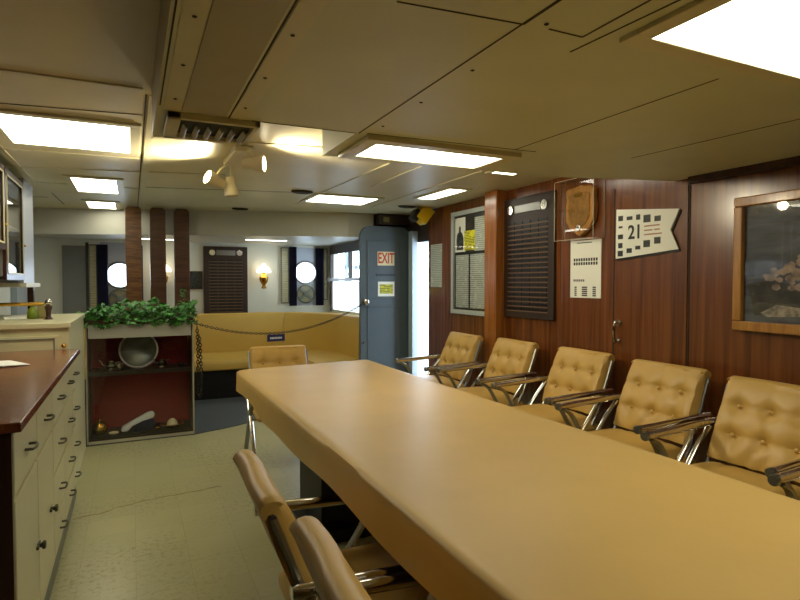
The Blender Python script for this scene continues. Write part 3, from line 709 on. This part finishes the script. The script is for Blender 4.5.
# ------------------------------------------------------------------ SOFA
t = thing('curved_banquette', 'mustard vinyl curved banquette around the lounge', 'sofa', (0, 0, 0))
path = [(-.85, 7.08), (.3, 7.08), (1.2, 7.08)]
full = [(-.85+.05*i, 7.08) for i in range(0, 48)]
cc = (1.55, 6.38); rr = .70
for k in range(1, 13): a = PI/2-PI/2*k/12; full.append((cc[0]+rr*math.cos(a), cc[1]+rr*math.sin(a)))
for k in range(1, 12): full.append((2.25, 6.38-.055*k))
prof_b = [(0, .42), (.0, .60), (.015, .88), (.03, .915), (.06, .93), (.10, .925), (.125, .90), (.13, .42)]
i1 = min(range(len(full)), key=lambda i: abs(full[i][0]-1.75)+abs(full[i][1]-7.07))
for a, c in ((0, 22), (22, i1), (i1, len(full)-1)):
    seg = full[a:c+1]; MB().sweep(seg, prof_b).build('back_cushion', M['sofa'], t, smooth=True, bevel=.004)
def inset(pts, d):
    out = []
    for i, p in enumerate(pts):
        a = Vector(pts[max(i-1, 0)]); c = Vector(pts[min(i+1, len(pts)-1)]); t_ = (c-a).normalized(); n = Vector((-t_.y, t_.x)); out.append((p[0]-n.x*d, p[1]-n.y*d))
    return out
def seat(seg, dep): 
    return MB().sweep(seg, [(.02, .33), (.02, .46), (-dep+.03, .445), (-dep+.01, .42), (-dep, .40), (-dep, .34), (-dep+.01, .33)])
ic = 48
seat(full[0:28], .66).build('seat_cushion', M['sofa'], t, smooth=True, bevel=.004)
seat(full[28:i1+1], .66).build('seat_cushion', M['sofa'], t, smooth=True, bevel=.004)
seat(full[i1:], .52).build('seat_cushion', M['sofa'], t, smooth=True, bevel=.004)
MB().sweep(full[0:i1+1], [(.12, .008), (.12, .33), (-.58, .33), (-.58, .008)]).build('base', M['black'], t)
MB().sweep(full[i1:], [(.10, .008), (.10, .33), (-.44, .33), (-.44, .008)]).build('base', M['black'], t)
# ------------------------------------------------------------------ PILLARS
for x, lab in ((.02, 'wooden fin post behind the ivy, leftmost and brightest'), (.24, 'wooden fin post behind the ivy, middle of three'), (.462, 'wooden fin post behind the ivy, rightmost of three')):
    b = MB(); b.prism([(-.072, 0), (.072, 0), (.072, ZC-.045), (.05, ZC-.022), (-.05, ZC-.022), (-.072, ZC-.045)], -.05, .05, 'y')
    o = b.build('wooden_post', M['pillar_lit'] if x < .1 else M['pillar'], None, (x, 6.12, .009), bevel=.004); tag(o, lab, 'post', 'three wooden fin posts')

# ------------------------------------------------------------------ DISPLAY CASE
t = thing('display_case', 'glass-fronted display case lined in red with a white top panel', 'display case', (.065, 5.07, 0))
W, D, H_ = .405, .38, 1.0
b = MB(); 
for s in (-1, 1): b.box(s*W-(.018 if s > 0 else 0), s*W+(.018 if s < 0 else 0), 0, D, 0, H_)
b.box(-W, W, 0, D, .03, .045); b.box(-W, W, D-.012, D, 0, H_)
b.build('carcass', M['caseframe'], t)
MB().box(-W+.018, W-.018, D-.018, D-.012, .05, .86).build('back_lining', M['red'], t)
MB().box(-W+.018, W-.018, 0.02, D-.018, .045, .05).build('bottom_lining', M['black'], t)
b = MB(); b.box(-W+.018, W-.018, .04, D-.02, .545, .575); b.build('shelf', M['caseframe'], t)
MB().box(-W+.02, W-.02, .0, .02, .855, .965).build('white_panel', M['whitepanel'], t)
b = MB()
for s in (-1, 1): b.box(s*(W-.006)-.006, s*(W-.006)+.006, -.006, 0, 0, H_)
b.box(-W, W, -.006, 0, 0, .03); b.build('metal_edge', M['caseedge'], t)
MB().box(-W+.02, W-.02, .022, D-.014, .90, .968).build('planter_soil', M['darkbrown'], t)
b = MB(); b.box(-W-.02, W+.01, -.015, .02, H_-.03, H_); b.box(-W-.02, W+.01, D-.02, D, H_-.03, H_); b.box(-W-.02, -W+.018, .02, D-.02, H_-.03, H_); b.box(W-.018, W+.01, .02, D-.02, H_-.03, H_); b.build('top_rail', M['panel_dark'], t)
MB().box(-W+.012, W-.012, .002, .005, .045, .86).build('glass_pane', M['caseglass'], t)
# case contents (world coordinates)
cy = 5.07
def onthing(name, label, cat, mb, m, loc, group=None, smooth=True): return tag(mb.build(name, m, None, loc, smooth=smooth), label, cat, group)
tilt = Matrix.Rotation(math.radians(-78), 3, 'X')
t = thing('serving_tray', 'round silver tray standing on edge on the upper shelf', 'tray', (.045, cy+.24, .578+.150))
MB().lathe([(.001, .0), (.125, 0), (.135, .008), (.15, .012), (.152, .009), (.137, -.003), (.001, -.005)], (0, 0, 0), 40, Matrix.Rotation(math.radians(80), 3, 'X')).build('tray_dish', M['dullsilver'], t, smooth=True)
ring = [(0+.148*math.cos(2*PI*k/48), -.020-.148*math.sin(2*PI*k/48)*math.sin(math.radians(-10)), .148*math.sin(2*PI*k/48)) for k in range(49)]
MB().tube(ring, .008, 6, cap=False).build('beaded_rim', mat('bright_rim', (205, 198, 196), .3, .4), t, smooth=True)
def pot(label, loc, sc, m, group=None, kind='teapot'):
    t = thing(kind, label, kind.replace('_', ' '), loc, 0, group)
    MB().lathe([(r*sc, z*sc) for r, z in ((.02, 0), (.028, .004), (.018, .012), (.04, .03), (.045, .05), (.03, .072), (.022, .08), (.026, .084), (.001, .086))], (0, 0, 0), 20).build('body', m, t, smooth=True)
    MB().tube([tuple(q*sc for q in p) for p in ((-.04, 0, .04), (-.06, 0, .05), (-.07, 0, .075), (-.085, 0, .09))], .006*sc, 6, 3).build('spout', m, t, smooth=True)
    MB().tube([tuple(q*sc for q in p) for p in ((.035, 0, .065), (.065, 0, .07), (.065, 0, .035), (.04, 0, .03))], .004*sc, 6, 3).build('handle', m, t, smooth=True)
    return t
sv = 'silverware in the display case'
pot('silver spouted pot on the upper shelf, left of the tray', (-.165, cy+.12, .575), 1.0, M['silver'], sv)
pot('small silver creamer on the upper shelf, right of the tray', (.225, cy+.14, .575), .9, M['silver'], sv, 'creamer')
onthing('sugar_bowl', 'small pale silver bowl at the right end of the upper shelf', 'bowl', MB().lathe([(.015, 0), (.02, .008), (.034, .03), (.03, .032), (.001, .02)], (0, 0, 0), 18), M['silver'], (.375, cy+.14, .575), sv)
onthing('saucer', 'small pale dish at the left end of the upper shelf', 'dish', MB().lathe([(.02, 0), (.045, .012), (.045, .016), (.001, .008)], (0, 0, 0), 18), M['silver'], (-.29, cy+.12, .575), sv)
onthing('goblet', 'short silver cup between the spouted pot and the tray', 'cup', MB().lathe([(.02, 0), (.006, .008), (.006, .02), (.026, .03), (.026, .06), (.022, .06), (.001, .03)], (0, 0, 0), 16), M['silver'], (-.10, cy+.07, .575), sv)
t = thing('brass_bell', 'shiny round brass bell at the lower left of the case', 'bell', (-.255, cy+.14, .05))
MB().lathe([(.04, 0), (.045, .01), (.058, .04), (.06, .065), (.045, .095), (.02, .112), (.001, .115)], (0, 0, 0), 24).build('body', M['brass'], t, smooth=True)
MB().ball((0, 0, .122), .012).build('knob', M['brass'], t, smooth=True)
t = thing('ceremonial_cap', 'white and navy folded cap lying across the bottom of the case', 'cap', (.03, cy+.13, .05), .1)
MB().prism([(-.13, .012), (-.12, .05), (.08, .15), (.12, .155), (.135, .13), (.12, .10), (-.04, .05), (-.08, .008)], -.03, .03, 'y').build('white_band', M['signwhite'], t, bevel=.012)
MB().prism([(-.05, .0), (-.03, .055), (.03, .085), (.11, .10), (.135, .08), (.13, .03), (.10, .0)], -.05, .045, 'y').build('navy_crown', M['navy'], t, bevel=.015)
t = thing('serving_dish', 'oval dish with a white domed lid at the lower right of the case', 'dish', (.30, cy+.13, .05))
MB().lathe([(.04, 0), (.08, .018), (.10, .032), (.098, .036), (.07, .025), (.001, .02)], (0, 0, 0), 24, Matrix.Diagonal((1, .7, 1))).build('dish', M['brass'], t, smooth=True)
MB().lathe([(.045, .025), (.04, .05), (.022, .072), (.008, .078), (.001, .08)], (0, 0, 0), 20).build('lid', M['signcream'], t, smooth=True)
onthing('shell_ornament', 'small pale ornament between the brass bell and the cap', 'ornament', MB().ball((0, 0, .014), .03, (1.3, .8, .45)), M['signcream'], (-.15, cy+.09, .05))
onthing('small_ornament', 'tiny brass ornament left of the domed dish', 'ornament', MB().ball((0, 0, .014), .022, (1, .8, .6)), M['brass'], (.185, cy+.11, .05))

# ivy
def ivy():
    b = MB(); random.seed(11)
    shape = [(0, 0), (.35, -.12), (.55, .12), (.32, .30), (.42, .62), (.12, .55), (0, 1.0), (-.12, .55), (-.42, .62), (-.32, .30), (-.55, .12), (-.35, -.12)]
    def leaf(p, s, yaw, pitch, roll):
        R = Matrix.Rotation(yaw, 3, 'Z') @ Matrix.Rotation(pitch, 3, 'X') @ Matrix.Rotation(roll, 3, 'Y')
        vs = [b.b.verts.new(Vector(p)+R @ Vector((x*s, y*s, -abs(x)*.35*s-.15*y*y*s))) for x, y in shape]
        c = b.b.verts.new(Vector(p)+R @ Vector((0, .3*s, 0)))
        for i in range(12): b.b.faces.new((vs[i], vs[(i+1) % 12], c))
    for k in range(760):
        x = random.uniform(-.37, .50); y = random.uniform(5.04, 5.36)
        hmax = 1.0+.085+.035*math.sin(x*9+2)+.05*max(0, (x+.05))+.02*random.random()
        hmax += .05*math.exp(-((x-.18)/.07)**2)-.02*math.exp(-((x+.33)/.05)**2)
        z = random.uniform(1.005, hmax+.02)
        if random.random() < .10: y = random.uniform(5.02, 5.05); z = random.uniform(.955, 1.01); 
        leaf((x, y, z), random.uniform(.03, .058), random.uniform(0, 2*PI), random.uniform(-.9, .9), random.uniform(-.6, .6))
    for k in range(14): leaf((.40+random.uniform(-.03, .03), 5.2, 1.1+k*.012), .035, random.uniform(0, 6), random.uniform(-1, 1), 0)
    for k in range(26): b.tube([(random.uniform(-.36, .48), random.uniform(5.08, 5.3), 1.0) , (random.uniform(-.36, .48), random.uniform(5.08, 5.3), 1.07)], .002, 5)
    return b
tag(ivy().build('ivy_plant', M['leaf']), 'green trailing ivy filling the top of the display case', 'plant')

# ------------------------------------------------------------------ COUNTER & CABINETS (left)
tag(MB().box(-.99, -.288, 1.885, 3.876, .876, .905, .004).build('countertop', M['counter']), 'long glossy reddish-brown wood-grain counter top on the left', 'countertop')
def handle(t, y, z, parent=None):
    x = -.314
    MB().tube([(x, y-.038, z), (x+.022, y-.038, z), (x+.028, y, z), (x+.022, y+.038, z), (x, y+.038, z)], .0048, 6, 2).build('handle', M['pull'], parent or t, smooth=True)
def cab(label, y0, y1, drawers, doors, hl):
    t = thing('base_cabinet', label, 'cabinet', (0, 0, 0), 0, 'cream base cabinets under the counter')
    t.location = (0, 0, 0)
    MB().box(-.99, -.335, y0+.002, y1-.002, .09, .870).build('carcass', M['cream_cab'], t)
    MB().box(-.99, -.322, y0+.002, y1-.002, 0, .09).build('kick_plate', M['kick'], t)
    for (a, c, z0, z1) in drawers:
        d = MB().box(-.335, -.314, a+.005, c-.005, z0+.004, z1-.004, .003).build('drawer', M['cream_cab'], t); handle(t, (a+c)/2, (z0+z1)/2, d)
    for (a, c, z0, z1, hy) in doors:
        d = MB().box(-.335, -.314, a+.005, c-.005, z0+.004, z1-.004, .003).build('door', M['cream_cab'], t)
        MB().lathe([(.008, 0), (.008, .012), (.016, .018), (.014, .026), (.001, .028)], (-.314, hy, .37), 12, Matrix.Rotation(PI/2, 3, 'Y')).box(-.314, -.306, hy-.03, hy+.03, .365, .375).build('latch', M['pull'], d, smooth=True)
    return t
cab('cream cabinet with two drawers above two latched doors, nearest under the counter', 1.93, 2.79, [(1.93, 2.36, .675, .865), (2.36, 2.79, .675, .865)], [(1.93, 2.36, .10, .668, 2.32), (2.36, 2.79, .10, .668, 2.68)], 0)
for y0, y1, lab in ((2.79, 3.23, 'cream drawer cabinet, next after the latched-door one'), (3.23, 3.66, 'cream drawer cabinet, second from the far end of the counter'), (3.66, 3.874, 'narrow cream drawer cabinet at the far end of the counter')):
    cab(lab, y0, y1, [(y0, y1, .675, .865), (y0, y1, .465, .668), (y0, y1, .255, .458), (y0, y1, .10, .248)], [], 1)
tag(MB().box(-.99, -.316, 1.905, 1.929, 0, .870).build('side_panel', M['panel_dark']), 'dark wood end panel closing the near end of the counter cabinets', 'panel')
# tall cream cupboard beyond
t = thing('cream_cupboard', 'cream cupboard with framed door beyond the counter, beside the display case', 'cabinet', (0, 0, 0))
MB().box(-.99, -.345, 3.90, 5.03, 0, 1.03).build('carcass', M['cream_cab'], t)
MB().box(-.995, -.335, 3.885, 5.035, 1.03, 1.062, .004).build('top_board', M['cream_cab'], t)
d = MB().box(-.97, -.40, 3.884, 3.90, .2, .985).build('door', M['cream_cab'], t)
b = MB()
for (x0, x1, z0, z1) in ((-.93, -.42, .965, .972), (-.425, -.418, .3, .972)): b.box(x0, x1, 3.879, 3.884, z0, z1)
b.build('panel_bead', M['kick'], d)
MB().ball((-.372, 3.878, .925), .014).build('knob', M['brass'], d, smooth=True)
tag(MB().tube([(-.98, 4.3, 1.16), (-.52, 4.3, 1.165)], .012, 8).build('rail_bar', M['brass'], smooth=True), 'thin brass rail above the cream cupboard top', 'rail')
t = thing('rail_post', 'small dark post with a chrome ball at the end of the brass rail', 'post', (-.495, 4.3, 1.062))
MB().lathe([(.03, 0), (.022, .006), (.014, .02), (.016, .05), (.024, .085), (.012, .095)], (0, 0, 0), 16).build('stem', M['panel_dark'], t, smooth=True)
MB().ball((0, 0, .112), .022).build('ball', M['chrome'], t, smooth=True)
t = thing('bottle', 'green-labelled yellow bottle on the cream cupboard', 'bottle', (-.60, 4.42, 1.062))
MB().lathe([(.03, 0), (.032, .01), (.03, .055), (.012, .075), (.012, .088), (.001, .089)], (0, 0, 0), 16).build('body', mat('green_yellow_glass', (128, 150, 30), .3), t, smooth=True)
tag(MB().box(-.025, .025, -.03, .03, 0, .085, .003).build('carton', mat('tan_carton', (150, 140, 84), .6), None, (-.545, 4.45, 1.063)), 'small tan carton beside the green-yellow bottle', 'carton')
tag(MB().box(-.06, .06, -.09, .09, 0, .012, .002).build('paper_stack', M['paper'], None, (-.70, 4.42, 1.063), .2), 'stack of white paper on the cream cupboard', 'paper')
# counter items
t = thing('brochure', 'open white leaflet lying on the wood-grain counter', 'leaflet', (-.60, 3.25, .906), .5)
MB().prism([(-.11, 0), (-.005, .006), (0, .002), (.005, .006), (.11, 0), (.11, .002), (.005, .008), (0, .004), (-.005, .008), (-.11, .002)], -.12, .12, 'y').build('leaf', M['paper'], t)
t = thing('brochure_holder', 'small stand of red and yellow leaflets at the left edge of the counter', 'leaflet stand', (-.78, 3.70, .905), .1)
MB().box(-.06, .06, -.03, .03, 0, .11, .004).build('stand', mat('red_card', (150, 60, 40), .5), t)
MB().box(.062, .085, -.035, .03, 0, .12, .002).build('card', M['signwhite'], t)
MB().box(.086, .104, -.035, .03, 0, .10, .002).build('yellow_card', mat('yellow_card', (196, 196, 90), .5), t)
# wall cabinets with glass doors
def wallcab(label, y0, y1, z0, z1, doors):
    t = thing('wall_cabinet', label, 'cabinet', (0, 0, 0), 0, 'glass-door wall cabinets')
    b = MB(); b.box(-.99, -.975, y0, y1, z0, z1); b.box(-.975, -.70, y0, y0+.015, z0, z1); b.box(-.975, -.70, y1-.015, y1, z0, z1); b.box(-.975, -.70, y0, y1, z0, z0+.02); b.box(-.975, -.70, y0, y1, z1-.02, z1); b.box(-.975, -.71, y0, y1, (z0+z1)/2, (z0+z1)/2+.015)
    b.build('carcass', M['greywall'], t)
    for (a, c) in doors:
        d = MB(); f = .035
        d.box(-.70, -.68, a, c, z1-f, z1); d.box(-.70, -.68, a, c, z0, z0+f); d.box(-.70, -.68, a, a+f, z0+f, z1-f); d.box(-.70, -.68, c-f, c, z0+f, z1-f)
        d = d.build('door', M['panel_dark'], t)
        e = MB(); g = f; h = .01
        e.box(-.681, -.676, a+g, c-g, z1-g-h, z1-g); e.box(-.681, -.676, a+g, c-g, z0+g, z0+g+h); e.box(-.681, -.676, c-g-h, c-g, z0+g, z1-g); e.box(-.681, -.676, a+g, a+g+h, z0+g, z1-g)
        e.build('bead', M['cream_cab'], d)
        MB().box(-.692, -.688, a+f, c-f, z0+f, z1-f).build('pane', M['plastic'], d)
        MB().ball((-.674, c-.02, (z0+z1)/2-.1), .009).build('knob', M['brass'], d, smooth=True)
wallcab('glass-door wall cabinet nearer the camera with a higher base', 3.15, 4.06, 1.50, 2.0, [(3.15, 3.60), (3.60, 4.06)])
wallcab('tall glass-door wall cabinet beside the pale partition', 4.08, 4.70, 1.32, 2.0, [(4.08, 4.70)])

# ------------------------------------------------------------------ LOUNGE WALL ITEMS
def curtain(x0, x1, z0, z1, lab, y=7.26):
    b = MB(); n = 24; fr, bk = [], []
    for i in range(n+1):
        x = x0+(x1-x0)*i/n; yy = y+.012*math.sin(i*1.6)
        fr.append((x, yy)); bk.append((x, yy+.004))
    b.prism(fr+bk[::-1], z0, z1, 'z')
    tag(b.build('curtain', M['navy'], smooth=True), lab, 'curtain', 'navy porthole curtains')
curtain(1.865, 1.965, 1.0, 1.775, 'navy curtain on the left side of the right porthole')
curtain(2.225, 2.335, 1.0, 1.765, 'navy curtain on the right side of the right porthole')
curtain(-.36, -.245, .98, 1.74, 'navy curtain on the left side of the left porthole')
curtain(.02, .12, .98, 1.74, 'navy curtain behind the wooden fin posts')
def shutter(x0, x1, z0, z1, lab):
    t = thing('shutter', lab, 'shutter', ((x0+x1)/2, 7.299, (z0+z1)/2), 0, 'louvred shutters beside the portholes')
    w_, h_ = (x1-x0)/2, (z1-z0)/2
    frame_mb(w_, h_, .012, 0, .03).build('frame', M['kick'], t)
    b = MB(); n = 26
    for k in range(n):
        z = -h_+.02+(2*h_-.04)*k/(n-1); b.box(-w_+.012, w_-.012, -.024, -.006, z-.008, z+.006, rot=Matrix.Rotation(.5, 3, 'X'))
    b.build('louvres', M['ceiling'], t)
shutter(1.76, 1.865, 1.035, 1.765, 'cream louvred shutter left of the right porthole')
shutter(2.335, 2.395, 1.07, 1.765, 'narrow louvred shutter right of the right porthole')
shutter(-.44, -.355, 1.0, 1.74, 'louvred shutter left of the left porthole')
def fan(cx, cz, lab):
    t = thing('porthole_cover', lab, 'porthole cover', (cx, 7.295, cz), 0, 'round covers under the portholes')
    b = MB(); b.tube([(.115*math.cos(2*PI*k/32), -.01, .115*math.sin(2*PI*k/32)) for k in range(33)], .012, 8, cap=False)
    b.build('rim', M['kick'], t, smooth=True)
    MB().lathe([(.108, 0), (.108, .008), (.001, .009)], (0, 0, 0), 28, Matrix.Rotation(PI/2, 3, 'X')).build('disc', mat('khaki_disc', (150, 144, 110), .5), t)
    b = MB()
    for a in (.6, PI-.6, PI/2+PI, ): b.box(-.016, .016, -.028, -.012, -.1, .0, rot=None)
    b = MB(); b.box(-.02, .02, -.03, -.012, -.1, .1, rot=Matrix.Rotation(.9, 3, 'Y')); b.box(-.02, .02, -.034, -.014, -.1, .1, rot=Matrix.Rotation(-.9, 3, 'Y')); b.lathe([(.04, 0), (.04, .04), (.001, .045)], (0, 0, 0), 16, Matrix.Rotation(PI/2, 3, 'X'))
    b.build('clamp_bars', M['kick'], t)
fan(PR, 1.155, 'dark round porthole cover beneath the right porthole')
fan(PL, 1.11, 'dark round porthole cover beneath the left porthole')
def sconce(x, z, lab):
    t = thing('wall_sconce', lab, 'wall lamp', (x, 7.18, z), 0, 'brass wall sconces')
    MB().lathe([(.016, -.245), (.036, -.235), (.018, -.20), (.05, -.15), (.058, -.10), (.03, -.06), (.02, -.045), (.034, -.035), (.001, -.03)], (0, 0, 0), 20).build('lamp_base', M['brass'], t, smooth=True)
    MB().tube([(0, .005, -.12), (0, .07, -.15), (0, .12, -.12)], .008, 8, 3).lathe([(.035, 0), (.03, .01), (.001, .012)], (0, .119, -.12), 16, Matrix.Rotation(PI/2, 3, 'X')).build('wall_arm', M['brass'], t, smooth=True)
    MB().lathe([(.088, -.035), (.09, -.028), (.08, .0), (.058, .03), (.026, .05), (.018, .075), (.014, .075), (.02, .045), (.05, .024), (.074, -.004), (.084, -.03)], (0, 0, 0), 24).build('lamp_shade', M['shade'], t, smooth=True)
sconce(1.515, 1.47, 'brass sconce with lit white shade right of the lounge plaque')
sconce(.335, 1.47, 'brass sconce with lit shade seen between the fin posts')
t = thing('small_picture', 'small dark framed picture left of the lounge plaque', 'picture', (.71, 7.3, 1.335), 0)
frame_mb(.075, .11, .012, 0, .02).build('frame', M['panel_dark'], t); MB().box(-.063, .063, -.010, 0, -.098, .098).build('print', M['photoink'], t)
# window half curtain (sheer)
def sheer():
    m = bpy.data.materials.new('sheer_white_cloth'); m.use_nodes = True; nt = m.node_tree; nt.nodes.remove(nt.nodes['Principled BSDF'])
    a = nt.nodes.new('ShaderNodeBsdfDiffuse'); a.inputs[0].default_value = (.9, .9, .88, 1); c = nt.nodes.new('ShaderNodeBsdfTranslucent'); c.inputs[0].default_value = (.9, .9, .88, 1)
    mx = nt.nodes.new('ShaderNodeMixShader'); mx.inputs[0].default_value = .6; nt.links.new(a.outputs[0], mx.inputs[1]); nt.links.new(c.outputs[0], mx.inputs[2]); nt.links.new(mx.outputs[0], nt.nodes['Material Output'].inputs[0]); return m
b = MB(); fr = []
for i in range(120): fr.append((XS+.012+.006*math.sin(i*.9), 5.83+1.31*i/119))
b.prism(fr+[(x+.002, y) for x, y in fr[::-1]], .96, 1.32, 'z')
tag(b.build('cafe_curtain', sheer(), smooth=True), 'white pleated half curtain glowing in the lounge side window', 'curtain')
# things outside the window
o = thing('deck_davit', 'dark steel davit frame outside the lounge window', 'ship fitting', (3.55, 9.6, 0))
MB().box(-.05, .05, -.05, .05, 0, 1.9).box(.3, .36, -.2, -.14, 0, 1.8).box(-.05, .4, -.03, .03, 1.55, 1.62).build('frame', M['door'], o)
